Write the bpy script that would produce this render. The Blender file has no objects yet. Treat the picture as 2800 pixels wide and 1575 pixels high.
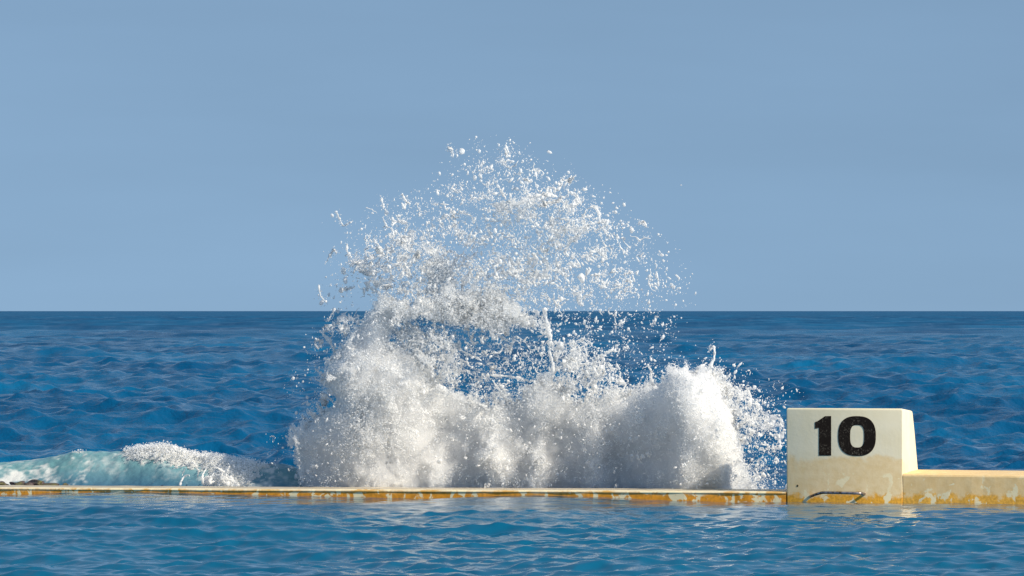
import bpy, bmesh, math
import numpy as np
from mathutils import Vector

sc = bpy.context.scene
COL = sc.collection
R = math.radians
rng = np.random.default_rng(7)

# ------------------------------------------------------------------ camera
CAMY, EYE = -40.0, 1.83
K = 10.0 / (40.0 * 2800.0)            # radians per photograph pixel
cam_d = bpy.data.cameras.new("camera")
cam = bpy.data.objects.new("camera", cam_d)
COL.objects.link(cam)
cam_d.sensor_width = 36.0
cam_d.lens = 144.0
cam_d.clip_start = 0.5
cam_d.clip_end = 90000.0
cam.location = (0.0, CAMY, EYE)
cam.rotation_euler = (R(90.0) + 62.5 * K, 0.0, 0.0)
sc.camera = cam

# ------------------------------------------------------------------ sky and sun
SUN_EL, SUN_FRONT = 35.0, 31.0         # elevation; degrees the sun stands in front of the picture plane, to the right
sdir = Vector((math.cos(R(SUN_FRONT)) * math.cos(R(SUN_EL)),
               -math.sin(R(SUN_FRONT)) * math.cos(R(SUN_EL)), math.sin(R(SUN_EL))))
world = bpy.data.worlds.new("World")
sc.world = world
world.use_nodes = True
wn, wl = world.node_tree.nodes, world.node_tree.links
wn.clear()
w_out = wn.new("ShaderNodeOutputWorld")
w_bg = wn.new("ShaderNodeBackground")
w_sky = wn.new("ShaderNodeTexSky")
w_sky.sky_type = "NISHITA"
w_sky.sun_disc = False
w_sky.sun_elevation = R(SUN_EL)
w_sky.sun_rotation = math.atan2(sdir.x, sdir.y)
w_sky.altitude = 0.0
w_sky.air_density = 1.0
w_sky.dust_density = 0.3
w_sky.ozone_density = 3.0
w_mul = wn.new("ShaderNodeMix")
w_mul.data_type = "RGBA"
w_mul.blend_type = "MULTIPLY"
w_mul.inputs[0].default_value = 1.0
w_mul.inputs[7].default_value = (1.01, 0.955, 0.83, 1.0)
w_tc = wn.new("ShaderNodeTexCoord")
w_map = wn.new("ShaderNodeVectorMath"); w_map.operation = "MULTIPLY_ADD"
w_map.inputs[1].default_value = (1.0, 1.0, 0.55)
w_map.inputs[2].default_value = (0.0, 0.0, 0.30)
w_nor = wn.new("ShaderNodeVectorMath"); w_nor.operation = "NORMALIZE"
wl.new(w_tc.outputs["Generated"], w_map.inputs[0])
wl.new(w_map.outputs[0], w_nor.inputs[0])
wl.new(w_nor.outputs[0], w_sky.inputs[0])
wl.new(w_sky.outputs[0], w_mul.inputs[6])
w_nm = wn.new("ShaderNodeMapping")                  # faint streaks of high haze all over the sky
w_nm.inputs["Scale"].default_value = (5.0, 5.0, 34.0)
wl.new(w_tc.outputs["Generated"], w_nm.inputs[0])
w_nz = wn.new("ShaderNodeTexNoise")
w_nz.inputs["Scale"].default_value = 1.0
w_nz.inputs["Detail"].default_value = 4.0
wl.new(w_nm.outputs[0], w_nz.inputs["Vector"])
w_mr = wn.new("ShaderNodeMapRange")
for i_, v_ in ((1, 0.3), (2, 0.7), (3, 0.955), (4, 1.045)): w_mr.inputs[i_].default_value = v_
wl.new(w_nz.outputs["Fac"], w_mr.inputs[0])
w_m2 = wn.new("ShaderNodeVectorMath"); w_m2.operation = "SCALE"
wl.new(w_mul.outputs[2], w_m2.inputs[0])
wl.new(w_mr.outputs[0], w_m2.inputs["Scale"])
wl.new(w_m2.outputs[0], w_bg.inputs[0])
w_bg.inputs[1].default_value = 0.14
wl.new(w_bg.outputs[0], w_out.inputs[0])

sun_d = bpy.data.lights.new("sun", "SUN")
sun_d.energy = 4.3
sun_d.angle = R(0.5)
sun_d.color = (1.0, 0.90, 0.74)
sun = bpy.data.objects.new("sun", sun_d)
COL.objects.link(sun)
sun.rotation_euler = sdir.to_track_quat("Z", "Y").to_euler()
sun.location = (20, -10, 20)

sc.view_settings.view_transform = "Standard"
sc.view_settings.look = "None"
sc.view_settings.exposure = 0.20
sc.view_settings.gamma = 1.0
sc.view_settings.use_curve_mapping = False
sc.render.engine = "CYCLES"
sc.cycles.max_bounces = 14
sc.cycles.diffuse_bounces = 8
sc.cycles.transmission_bounces = 8
sc.cycles.transparent_max_bounces = 24
sc.cycles.volume_bounces = 12
sc.cycles.use_denoising = True

# ------------------------------------------------------------------ helpers
def px(x, y, d):
    """photograph pixel -> world point standing at distance d from the camera"""
    return Vector(((x - 1400.0) * K * d, CAMY + d, EYE - (y - 850.0) * K * d))

def tag(o, label=None, cat=None, group=None, kind=None):
    if label: o["label"] = label
    if cat: o["category"] = cat
    if group: o["group"] = group
    if kind: o["kind"] = kind
    return o

def empty(name, loc=(0, 0, 0)):
    o = bpy.data.objects.new(name, None)
    COL.objects.link(o)
    o.location = loc
    return o

def link_mesh(name, me, mat, parent=None, smooth=True):
    if mat is not None and len(me.materials) == 0: me.materials.append(mat)
    if smooth: me.polygons.foreach_set("use_smooth", np.ones(len(me.polygons), dtype=bool))
    o = bpy.data.objects.new(name, me)
    COL.objects.link(o)
    if parent is not None:
        o.parent = parent
        o.matrix_parent_inverse = parent_inv(parent)
    return o

def parent_inv(p):
    from mathutils import Matrix
    m = Matrix.Translation(p.location) @ p.rotation_euler.to_matrix().to_4x4()
    return m.inverted()

def mesh_np(name, verts, faces):
    """faces: (n,3) or (n,4) int array"""
    verts = np.ascontiguousarray(verts, dtype=np.float32)
    faces = np.ascontiguousarray(faces, dtype=np.int32)
    n, s = faces.shape
    me = bpy.data.meshes.new(name)
    me.vertices.add(len(verts))
    me.vertices.foreach_set("co", verts.ravel())
    me.loops.add(n * s)
    me.loops.foreach_set("vertex_index", faces.ravel())
    me.polygons.add(n)
    me.polygons.foreach_set("loop_start", np.arange(0, n * s, s, dtype=np.int32))
    me.update(calc_edges=True)
    return me

def grid_faces(nr, nc):
    i = np.arange(nr * nc, dtype=np.int32).reshape(nr, nc)
    return np.stack([i[:-1, :-1], i[:-1, 1:], i[1:, 1:], i[1:, :-1]], -1).reshape(-1, 4)

def field(shape, cell, lmax, lmin, beta, seed, aniso=1.0):
    """random field with features between lmin and lmax (same unit as cell), zero mean, unit deviation"""
    g = np.random.default_rng(seed)
    h, w = shape
    f = np.fft.rfft2(g.standard_normal((h, w)).astype(np.float32))
    ky = np.fft.fftfreq(h, cell)[:, None] * aniso
    kx = np.fft.rfftfreq(w, cell)[None, :]
    k = np.sqrt(kx * kx + ky * ky) + 1e-9
    amp = k ** (-beta) * np.exp(-(k * lmin * 0.5) ** 2) * (1 - np.exp(-(k * lmax) ** 4))
    r = np.fft.irfft2(f * amp, s=(h, w))
    r -= r.mean()
    return (r / (r.std() + 1e-9)).astype(np.float32)

def blur(a, s):
    h, w = a.shape
    p = int(3 * s) + 1
    b = np.pad(a, p, mode="edge")
    ky = np.fft.fftfreq(b.shape[0])[:, None]
    kx = np.fft.rfftfreq(b.shape[1])[None, :]
    f = np.fft.rfft2(b) * np.exp(-2 * (math.pi * s) ** 2 * (kx * kx + ky * ky))
    return np.fft.irfft2(f, s=b.shape)[p:p + h, p:p + w].astype(np.float32)

def inside(poly, X, Y):
    r = np.zeros(X.shape, dtype=bool)
    n = len(poly)
    for i in range(n):
        x1, y1 = poly[i]
        x2, y2 = poly[(i + 1) % n]
        if y1 == y2: continue
        c = ((Y < y1) != (Y < y2)) & (X < (x2 - x1) * (Y - y1) / (y2 - y1) + x1)
        r ^= c
    return r

def worley(X, Y, scale, seed):
    """F1 and F2-F1 of jittered cell points"""
    g = np.random.default_rng(seed)
    J = g.random((64, 64, 2)).astype(np.float32)
    U, V = X / scale, Y / scale
    iu, iv = np.floor(U).astype(int), np.floor(V).astype(int)
    f1 = np.full(X.shape, 9.0, np.float32)
    f2 = f1.copy()
    for a in (-1, 0, 1):
        for b in (-1, 0, 1):
            p = J[(iu + a) % 64, (iv + b) % 64]
            d = np.hypot(iu + a + p[..., 0] - U, iv + b + p[..., 1] - V).astype(np.float32)
            f2 = np.minimum(f2, np.maximum(f1, d))
            f1 = np.minimum(f1, d)
    return f1, f2 - f1

def sstep(a, b, x):
    t = np.clip((x - a) / (b - a), 0, 1)
    return t * t * (3 - 2 * t)

# ------------------------------------------------------------------ materials
class NT:
    def __init__(self, name):
        self.m = bpy.data.materials.new(name)
        self.m.use_nodes = True
        self.t = self.m.node_tree
        self.t.nodes.clear()
        self.out = self.t.nodes.new("ShaderNodeOutputMaterial")
    def n(self, typ, ins=None, **kw):
        nd = self.t.nodes.new(typ)
        for k, v in kw.items(): setattr(nd, k, v)
        for k, v in (ins or {}).items():
            if hasattr(v, "is_output") or isinstance(v, bpy.types.NodeSocket): self.t.links.new(v, nd.inputs[k])
            else: nd.inputs[k].default_value = v
        return nd
    def mix(self, fac, a, b, blend="MIX"):
        nd = self.n("ShaderNodeMix", data_type="RGBA", blend_type=blend)
        for i, v in ((0, fac), (6, a), (7, b)):
            if isinstance(v, bpy.types.NodeSocket): self.t.links.new(v, nd.inputs[i])
            else: nd.inputs[i].default_value = v if i == 0 else (*v, 1.0)
        return nd.outputs[2]
    def math(self, op, a, b=0.0, c=0.0):
        nd = self.n("ShaderNodeMath", operation=op)
        for i, v in enumerate((a, b, c)):
            if isinstance(v, bpy.types.NodeSocket): self.t.links.new(v, nd.inputs[i])
            else: nd.inputs[i].default_value = v
        return nd.outputs[0]
    def ramp(self, fac, lo, hi):
        nd = self.n("ShaderNodeMapRange", {0: fac, 1: lo, 2: hi, 3: 0.0, 4: 1.0}, interpolation_type="SMOOTHSTEP")
        return nd.outputs[0]
    def noise(self, vec, scale, detail=3.0, rough=0.55, dist=0.0):
        nd = self.n("ShaderNodeTexNoise", {"Vector": vec, "Scale": scale, "Detail": detail, "Roughness": rough, "Distortion": dist})
        return nd.outputs["Fac"]
    def mapping(self, vec, scale):
        return self.n("ShaderNodeMapping", {"Vector": vec, "Scale": scale}).outputs[0]
    def surf(self, s): self.t.links.new(s, self.out.inputs["Surface"])
    def vol(self, s): self.t.links.new(s, self.out.inputs["Volume"])

def water_mat(name, deep, lift, rough, bump, scale, swell=0.0):
    a = NT(name)
    geo = a.n("ShaderNodeNewGeometry").outputs["Position"]
    big = a.noise(a.mapping(geo, (0.10, 0.05, 0.1)), 1.0, 3.0)
    col = a.mix(a.ramp(big, 0.35, 0.68), deep, lift)
    n1 = a.noise(a.mapping(geo, (1.0, 0.8, 1.0)), scale, 3.0, 0.6)
    b = a.n("ShaderNodeBump", {"Strength": bump, "Distance": 0.03, "Height": n1}).outputs[0]
    if swell > 0:
        n2 = a.noise(a.mapping(geo, (0.45, 0.9, 1.0)), 1.0, 4.0, 0.6)
        b = a.n("ShaderNodeBump", {"Strength": 1.0, "Distance": swell, "Height": n2, "Normal": b}).outputs[0]
    if swell > 0:
        gust = a.noise(a.mapping(geo, (0.25, 0.06, 0.1)), 1.0, 4.0, 0.65)
        rough = a.math("MULTIPLY", a.n("ShaderNodeAttribute", attribute_name="chop").outputs["Fac"], a.n("ShaderNodeMapRange", {0: gust, 1: 0.35, 2: 0.65, 3: 0.55, 4: 1.3}).outputs[0])
    p = a.n("ShaderNodeBsdfPrincipled", {"Base Color": col, "Roughness": rough, "IOR": 1.33, "Normal": b, "Specular IOR Level": 0.45 if swell > 0 else 0.5})
    a.surf(p.outputs[0])
    return a.m

M_SEA = water_mat("sea_water", (0.0005, 0.062, 0.160), (0.0014, 0.112, 0.250), 0.10, 1.0, 7.5, 0.12)
M_POOL = water_mat("pool_water", (0.0010, 0.072, 0.155), (0.0020, 0.106, 0.205), 0.02, 0.12, 13.0)

def foam_mat(name, col, trans, film=0.0):
    a = NT(name)
    geo = a.n("ShaderNodeNewGeometry").outputs["Position"]
    nz = a.noise(geo, 45.0, 3.0, 0.6)
    bp = a.n("ShaderNodeBump", {"Strength": 0.25, "Distance": 0.01, "Height": nz}).outputs[0]
    d = a.n("ShaderNodeBsdfDiffuse", {"Color": (*col, 1), "Normal": bp}).outputs[0]
    t = a.n("ShaderNodeBsdfTranslucent", {"Color": (*col, 1), "Normal": bp}).outputs[0]
    s = a.n("ShaderNodeMixShader", {0: trans, 1: d, 2: t}).outputs[0]
    if film > 0:
        tr = a.n("ShaderNodeBsdfTransparent").outputs[0]
        fz = a.noise(geo, 9.0, 4.0, 0.6)
        f = a.math("MULTIPLY", a.ramp(fz, 0.40, 0.62), film)
        s = a.n("ShaderNodeMixShader", {0: f, 1: s, 2: tr}).outputs[0]
    a.surf(s)
    return a.m

M_FOAM = foam_mat("white_foam", (0.96, 0.96, 0.955), 0.40)
M_LACE = foam_mat("lace_foam", (0.97, 0.97, 0.965), 0.58, 0.18)
M_DROP = foam_mat("droplet_foam", (0.97, 0.97, 0.965), 0.50)
M_SPRAY = M_DROP
# ------------------------------------------------------------------ wall frame
WA = R(12.5)
WO = Vector((2.655, -0.36, 0.0))       # front left corner of the starting block at the waterline
WU = Vector((math.cos(WA), -math.sin(WA), 0))
WV = Vector((math.sin(WA), math.cos(WA), 0))
def wp(u, v, z):
    return WO + WU * u + WV * v + Vector((0, 0, z))
def wall_y(x):                         # world y of the wall's front face
    return WO.y - (x - WO.x) * math.tan(WA)

# ------------------------------------------------------------------ sea and pool
def waves(x, y, comps, spacing, amp=1.0):
    dx = np.zeros_like(x); dy = np.zeros_like(x); dz = np.zeros_like(x)
    for (lam, th, h, ph) in comps:
        k = 2 * math.pi / lam
        p = (k * math.cos(th)) * x + (k * math.sin(th)) * y + ph
        f = h * np.clip((lam / spacing - 2.2) / 2.5, 0, 1)
        if not np.any(f > 0): continue
        s, c = np.sin(p), np.cos(p)
        dz += f * c
        q = 0.75 * f
        dx -= q * math.cos(th) * s
        dy -= q * math.sin(th) * s
    return dx * amp, dy * amp, dz * amp

def spectrum(n, lmin, lmax, slope, spread, main, seed, tilt=0.0):
    g = np.random.default_rng(seed)
    lam = np.exp(np.linspace(math.log(lmin), math.log(lmax), n)) * g.uniform(0.93, 1.07, n)
    out = []
    s1 = slope * math.sqrt(2.0 / n)
    for l in lam:
        th = main + g.normal(0, spread)
        w = (l / lmin) ** tilt
        out.append((l, th, s1 * w * l / (2 * math.pi), g.uniform(0, 6.28)))
    return out

def build_sea():
    d1 = np.exp(np.arange(math.log(39.0), math.log(300.0), 0.0015))
    d2 = np.exp(np.arange(math.log(301.0), math.log(1500.0), 0.0042))
    d3 = np.exp(np.arange(math.log(1505.0), math.log(30000.0), 0.03))
    d = np.concatenate([d1, d2, d3]).astype(np.float64)
    an = np.linspace(R(-12.0), R(12.0), 405)
    D, A = np.meshgrid(d, an, indexing="ij")
    X = D * np.tan(A)
    Y = CAMY + D
    sp = np.maximum(np.gradient(d)[:, None] * 0.8, D * (an[1] - an[0]))
    comps = spectrum(40, 0.28, 1.3, 0.34, 0.95, R(-80), 3) + spectrum(26, 1.3, 4.0, 0.115, 0.75, R(-85), 9) + spectrum(20, 4.0, 12.0, 0.062, 0.55, R(-85), 4) + spectrum(8, 12.0, 30.0, 0.05, 0.22, R(-88), 5)
    back = WO.y - (X - WO.x) * math.tan(WA) + 1.0
    amp = 0.25 + 0.75 * sstep(0.0, 6.0, Y - back)
    dx, dy, dz = waves(X, Y, comps, sp)
    Z = -0.10 + dz * amp
    X = X + dx * amp; Y = Y + dy * amp
    Y = np.maximum(Y, back - 0.4 + 0 * Y)
    me = mesh_np("sea", np.stack([X, Y, Z], -1).reshape(-1, 3), grid_faces(*X.shape)[:, ::1])
    at = me.attributes.new("chop", "FLOAT", "POINT")      # slope of the wavelets too small for the mesh
    at.data.foreach_set("value", (0.07 + 0.55 * sstep(110.0, 600.0, D)).astype(np.float32).ravel())
    tag(link_mesh("sea", me, M_SEA), "dark blue choppy open sea reaching to the horizon", kind="structure")

def build_pool():
    u = np.linspace(-10.0, 4.6, 680)
    t = np.linspace(0, 1, 470)
    v = -13.5 * (1 - t) ** 1.0 + 0.06
    U, V = np.meshgrid(u, v, indexing="xy")
    X = WO.x + U * WU.x + V * WV.x
    Y = WO.y + U * WU.y + V * WV.y
    comps = spectrum(40, 0.12, 0.55, 0.20, 0.85, R(-75), 13) + spectrum(18, 0.7, 3.0, 0.080, 0.6, R(-95), 14)
    dx, dy, dz = waves(X, Y, comps, np.full_like(X, 0.027))
    amp = 0.16 + 0.84 * sstep(0.3, 4.5, -V)
    lo = spectrum(8, 1.6, 4.5, 0.05, 0.6, R(-60), 15)
    _, _, lz = waves(X, Y, lo, np.full_like(X, 0.027))
    Z = dz * amp + lz * (1 - sstep(0.5, 6.0, -V)) * 0.50 - 0.016
    X = X + dx * amp * sstep(0.0, 0.5, -V); Y = Y + dy * amp * sstep(0.0, 0.5, -V)
    me = mesh_np("pool_water", np.stack([X, Y, Z], -1).reshape(-1, 3), grid_faces(*X.shape))
    tag(link_mesh("pool_water", me, M_POOL), "rippled blue pool water in front of the wall", kind="structure")

build_sea()
build_pool()

# ------------------------------------------------------------------ concrete: walls and starting block
def concrete(name, top, stain, orange, z_stain, z_orange, flake, dark=0.0, amp=0.22, low=0.18, relief=0.15, tilt=0.0, xcut=99.0):
    a = NT(name)
    pos = a.n("ShaderNodeTexCoord").outputs["Object"]
    sx = a.n("ShaderNodeSeparateXYZ", {0: pos})
    z = a.math("SUBTRACT", sx.outputs[2], a.math("MULTIPLY", sx.outputs[0], tilt))
    nb = a.noise(pos, 3.0, 5.0, 0.6)
    nm = a.noise(pos, 11.0, 5.0, 0.65)
    nf = a.noise(pos, 40.0, 4.0, 0.6)
    col = a.mix(a.math("MULTIPLY", a.ramp(nb, 0.35, 0.7), 0.55), top, tuple(c * f for c, f in zip(top, (0.93, 0.89, 0.78))))
    zz = a.math("ADD", z, a.math("MULTIPLY", a.math("SUBTRACT", nb, 0.5), 0.34))
    zz = a.math("ADD", zz, a.math("MULTIPLY", a.math("SUBTRACT", nm, 0.5), 0.12))
    s = a.math("SUBTRACT", 1.0, a.ramp(zz, z_stain - 0.035, z_stain + 0.035))
    st = a.mix(a.ramp(nm, 0.35, 0.65), stain, tuple(c * f for c, f in zip(stain, (1.08, 1.14, 1.30))))
    col = a.mix(a.math("MULTIPLY", s, a.n("ShaderNodeMapRange", {0: sx.outputs[0], 1: xcut, 2: xcut + 0.02, 3: 0.9, 4: 0.12}).outputs[0]), col, st)
    zo = a.math("ADD", z, a.math("MULTIPLY", a.math("SUBTRACT", nm, 0.5), amp))
    o = a.math("SUBTRACT", 1.0, a.ramp(zo, z_orange - 0.03, z_orange + 0.03))
    oc = a.mix(a.ramp(nf, 0.3, 0.7), orange, tuple(c * 1.5 for c in orange))
    if dark > 0:
        oc = a.mix(a.math("MULTIPLY", a.ramp(a.noise(pos, 17.0, 4.0, 0.7), 0.60, 0.72), dark), oc, (0.09, 0.07, 0.02))
    col = a.mix(o, col, oc)
    # flaked pale patches with hard outlines
    fv = a.noise(a.mapping(pos, (1.0, 1.0, 0.9)), 8.5, 4.0, 0.55, 0.6)
    zf = a.math("SUBTRACT", 1.0, a.ramp(z, z_stain - low, z_stain - low + 0.16))
    fk = a.math("MULTIPLY", a.ramp(fv, flake, flake + 0.04), zf)
    col = a.mix(fk, col, (0.92, 0.79, 0.50))
    # fine dirt
    col = a.mix(a.math("MULTIPLY", a.ramp(a.noise(pos, 60.0, 3.0, 0.7), 0.66, 0.78), 0.35), col, (0.30, 0.25, 0.16))
    bp = a.n("ShaderNodeBump", {"Strength": relief, "Distance": 0.012, "Height": a.math("ADD", nm, a.math("MULTIPLY", nf, 0.5))}).outputs[0]
    p = a.n("ShaderNodeBsdfPrincipled", {"Base Color": col, "Roughness": 0.75, "Normal": bp})
    a.surf(p.outputs[0])
    return a.m

M_BLOCK = concrete("painted_concrete", (0.88, 0.795, 0.58), (0.82, 0.60, 0.30), (0.68, 0.33, 0.03), 0.40, 0.055, 0.60, xcut=1.118)
M_WALLR = concrete("stained_concrete", (0.86, 0.80, 0.64), (0.84, 0.56, 0.23), (0.70, 0.36, 0.05), 0.33, 0.06, 0.575)
M_WALLL = concrete("rusty_concrete", (0.88, 0.80, 0.58), (0.66, 0.40, 0.10), (0.62, 0.25, 0.015), 0.064, 0.058, 0.535, 0.8, 0.05, -0.02, 0.15, 0.0045)

a = NT("deck_concrete")
pos = a.n("ShaderNodeTexCoord").outputs["Object"]
col = a.mix(a.ramp(a.noise(pos, 2.2, 5.0, 0.6), 0.35, 0.7), (0.60, 0.52, 0.38), (0.46, 0.38, 0.26))
col = a.mix(a.math("MULTIPLY", a.ramp(a.noise(a.mapping(pos, (1.0, 5.0, 1.0)), 4.0, 5.0, 0.7), 0.57, 0.68), 0.7), col, (0.16, 0.13, 0.08))
p = a.n("ShaderNodeBsdfPrincipled", {"Base Color": col, "Roughness": 0.45})
a.surf(p.outputs[0])
M_DECK = a.m

def bm_object(name, bm, mat, parent=None, smooth=False):
    me = bpy.data.meshes.new(name)
    bmesh.ops.recalc_face_normals(bm, faces=bm.faces[:])
    bm.to_mesh(me)
    bm.free()
    return link_mesh(name, me, mat, parent, smooth)

def local_frame(o):
    o.location = WO
    o.rotation_euler = (0, 0, -WA)

def prism_uz(bm, sections):
    """loft of closed sections, each a list of (u, v, z)"""
    rings = [[bm.verts.new(p) for p in s] for s in sections]
    n = len(rings[0])
    for a_, b_ in zip(rings, rings[1:]):
        for i in range(n):
            bm.faces.new((a_[i], a_[(i + 1) % n], b_[(i + 1) % n], b_[i]))
    bm.faces.new(rings[0][::-1])
    bm.faces.new(rings[-1])
    return rings

def irregular(bm, s, seed, axis_keep=()):
    g = np.random.default_rng(seed)
    for v in bm.verts:
        v.co += Vector(g.normal(0, s, 3))

# left wall: slab with a painted lip
Z_DECK = lambda u: 0.080 + u * 0.0045
def wall_left():
    root = tag(empty("pool_wall"), "long low rust stained concrete wall left of the block, under the splash", "pool wall")
    local_frame(root)
    us = np.linspace(-13.0, -0.004, 105)
    g = np.random.default_rng(21)
    off = np.cumsum(g.normal(0, 0.0012, len(us))); off -= np.linspace(off[0], off[-1], len(us))
    bm = bmesh.new()
    secs = []
    for u, o in zip(us, off):
        z = Z_DECK(u) + o * 0.5
        f = g.normal(0, 0.003)
        secs.append([(u, 0.012 + f, -0.6), (u, 0.010 + f, z - 0.030), (u, 0.0, z - 0.016), (u, 0.006, z - 0.004), (u, 0.03, z), (u, 0.09, z + 0.001), (u, 0.09, -0.6)])
    prism_uz(bm, secs)
    bm_object("wall_face", bm, M_WALLL, None, False)
    bpy.data.objects["wall_face"].parent = root
    bm = bmesh.new()
    secs = []
    for u, o in zip(us, off):
        z = Z_DECK(u) + o * 0.5
        h = g.normal(0, 0.003, 3)
        secs.append([(u, 0.093, -0.6), (u, 0.093, z + 0.001), (u, 0.35, z - 0.002 + h[0]), (u, 0.62, z - 0.007 + h[1]), (u, 0.86 + h[2], z - 0.014), (u, 0.90, z - 0.06), (u, 0.95, -0.6)])
    prism_uz(bm, secs)
    bm_object("wall_top", bm, M_DECK, None, False)
    bpy.data.objects["wall_top"].parent = root
wall_left()

BW, BZ = 1.128, 0.892                  # block width and height
def wall_right():
    us = np.linspace(BW + 0.004, 6.5, 50)
    g = np.random.default_rng(31)
    bm = bmesh.new()
    secs = []
    for u in us:
        h = g.normal(0, 0.0025, 4)
        z = 0.262 - (u - BW) * 0.003
        secs.append([(u, 0.006 + h[0], -0.6), (u, 0.003 + h[1], 0.09), (u, 0.0 + h[0] * .4, z - 0.022), (u, 0.006, z - 0.006), (u, 0.022, z), (u, 0.60, z + 0.004 + h[2]), (u, 1.08, z + 0.002), (u, 1.10, z - 0.02), (u, 1.16, -0.6)])
    prism_uz(bm, secs)
    o = bm_object("pool_wall", bm, M_WALLR)
    local_frame(o)
    tag(o, "knee high cream wall with orange stains, right of the numbered block", "pool wall")
wall_right()

def block():
    root = tag(empty("starting_block"), "cream concrete starting block painted with a black 10", "starting block")
    local_frame(root)
    bm = bmesh.new()
    def ring(z, v0, v1, c=0.010, u0=0.0, u1=BW):
        out = []
        for (cu, cv, a0) in ((u0 + c, v0 + c, 180), (u1 - c, v0 + c, 270), (u1 - c, v1 - c, 0), (u0 + c, v1 - c, 90)):
            for k in range(4):
                t = R(a0 + 30 * k)
                out.append((cu + c * math.cos(t), cv + c * math.sin(t), z))
        return [(u_ + 0.035 * max(0.0, 1 - max(z, 0) / BZ) * (1 if u_ > 0.5 and v_ > 0.5 else 0), v_, z_) for u_, v_, z_ in out]
    H = lambda z: 1.12 - 0.34 * max(0.0, z) / BZ         # rear face leans in
    secs = []
    for z in (-0.6, 0.02, 0.10, 0.262, 0.45, 0.65, BZ - 0.024):
        du = 0.004 * (1 - z / BZ)
        secs.append(ring(z, 0.0, H(z), 0.010, du))
    for k in range(1, 6):
        t = R(90 * k / 5)
        r = 0.022
        i = r * (1 - math.cos(t))
        secs.append(ring(BZ - r + r * math.sin(t) - (0.002 if k == 5 else 0), i * 0.6, H(BZ) - i, 0.010, i, BW - i))
    prism_uz(bm, secs)
    for v_ in bm.verts:
        if v_.co.z > 0.7: v_.co.z -= 0.040 * max(0.0, v_.co.y) / 0.8
    o = bm_object("block_body", bm, M_BLOCK, None, True)
    o.parent = root
    o.data.set_sharp_from_angle(angle=R(40))
    # digits: thin coats of black paint, 3 mm proud
    a = NT("black_paint")
    pos = a.n("ShaderNodeTexCoord").outputs["Object"]
    sp = a.ramp(a.noise(pos, 55.0, 4.0, 0.75), 0.53, 0.66)
    sp = a.math("MULTIPLY", sp, a.ramp(a.noise(pos, 8.0, 3.0), 0.38, 0.58))
    col = a.mix(a.math("MULTIPLY", sp, 0.55), (0.012, 0.008, 0.006), (0.30, 0.26, 0.20))
    p = a.n("ShaderNodeBsdfPrincipled", {"Base Color": col, "Roughness": 0.9, "Specular IOR Level": 0.2})
    a.surf(p.outputs[0])
    S = 0.000966
    cv = lambda x, y: ((x - 182) * S, BZ - (y - 128) * S)
    def plate(outline, hole=None):
        bm = bmesh.new()
        n = len(outline)
        F = [bm.verts.new((u, -0.003, z)) for u, z in outline]
        B = [bm.verts.new((u, 0.004, z)) for u, z in outline]
        for i in range(n): bm.faces.new((F[i], F[(i + 1) % n], B[(i + 1) % n], B[i]))
        if hole is None:
            bm.faces.new(F); bm.faces.new(B[::-1])
        else:
            F2 = [bm.verts.new((u, -0.003, z)) for u, z in hole]
            B2 = [bm.verts.new((u, 0.004, z)) for u, z in hole]
            for i in range(n):
                j = (i + 1) % n
                bm.faces.new((F[i], F[j], F2[j], F2[i]))
                bm.faces.new((B[i], B[j], B2[j], B2[i]))
                bm.faces.new((F2[i], F2[j], B2[j], B2[i]))
        o = bm_object("painted_digit", bm, a.m)
        o.parent = root
        return o
    one = plate([cv(*q) for q in ((572, 209), (634, 208), (634, 603), (510, 604), (510, 328), (470, 336), (470, 270), (500, 258))])
    one["label"] = "black digit 1"
    def sup(cx, cy, rx, ry, n, N=64):
        out = []
        for k in range(N):
            t = 2 * math.pi * k / N
            c, s = math.cos(t), math.sin(t)
            out.append(cv(cx + rx * math.copysign(abs(c) ** (2 / n), c), cy + ry * math.copysign(abs(s) ** (2 / n), s)))
        return out
    nil = plate(sup(893, 406, 189.5, 199, 2.55), sup(895, 408, 70, 112, 2.9))
    nil["label"] = "black digit 0"
    # small dark drain hole plug on the lower left of the front
    bm = bmesh.new()
    bmesh.ops.create_icosphere(bm, subdivisions=1, radius=0.010)
    for v in bm.verts: v.co = Vector((v.co.x + (295 - 182) * S, v.co.y * 0.4 - 0.001, v.co.z * 1.3 + BZ - (908 - 128) * S))
    a2 = NT("dark_rust"); a2.surf(a2.n("ShaderNodeBsdfPrincipled", {"Base Color": (0.06, 0.04, 0.015, 1), "Roughness": 0.8}).outputs[0])
    o = bm_object("bolt_hole", bm, a2.m); o.parent = root
    # bent steel hand grip at the waterline
    a3 = NT("weathered_steel")
    pos = a3.n("ShaderNodeTexCoord").outputs["Object"]
    col = a3.mix(a3.ramp(a3.noise(pos, 25.0, 4.0), 0.4, 0.65), (0.40, 0.37, 0.38), (0.16, 0.10, 0.06))
    a3.surf(a3.n("ShaderNodeBsdfPrincipled", {"Base Color": col, "Roughness": 0.35, "Metallic": 0.8}).outputs[0])
    hz = lambda y: BZ - (y - 128) * S
    hu = lambda x: (x - 182) * S
    pts = [(hu(415), 0.02, hz(1015)), (hu(430), -0.02, hz(1012)), (hu(500), -0.09, hz(985)), (hu(560), -0.14, hz(968)), (hu(600), -0.15, hz(966)), (hu(800), -0.15, hz(968)), (hu(930), -0.15, hz(970)), (hu(962), -0.12, hz(972)), (hu(972), 0.02, hz(985))]
    o = link_mesh("hand_grip", tube_mesh("hand_grip", pts, [0.0135] * len(pts), 8), a3.m)
    o.parent = root

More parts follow.
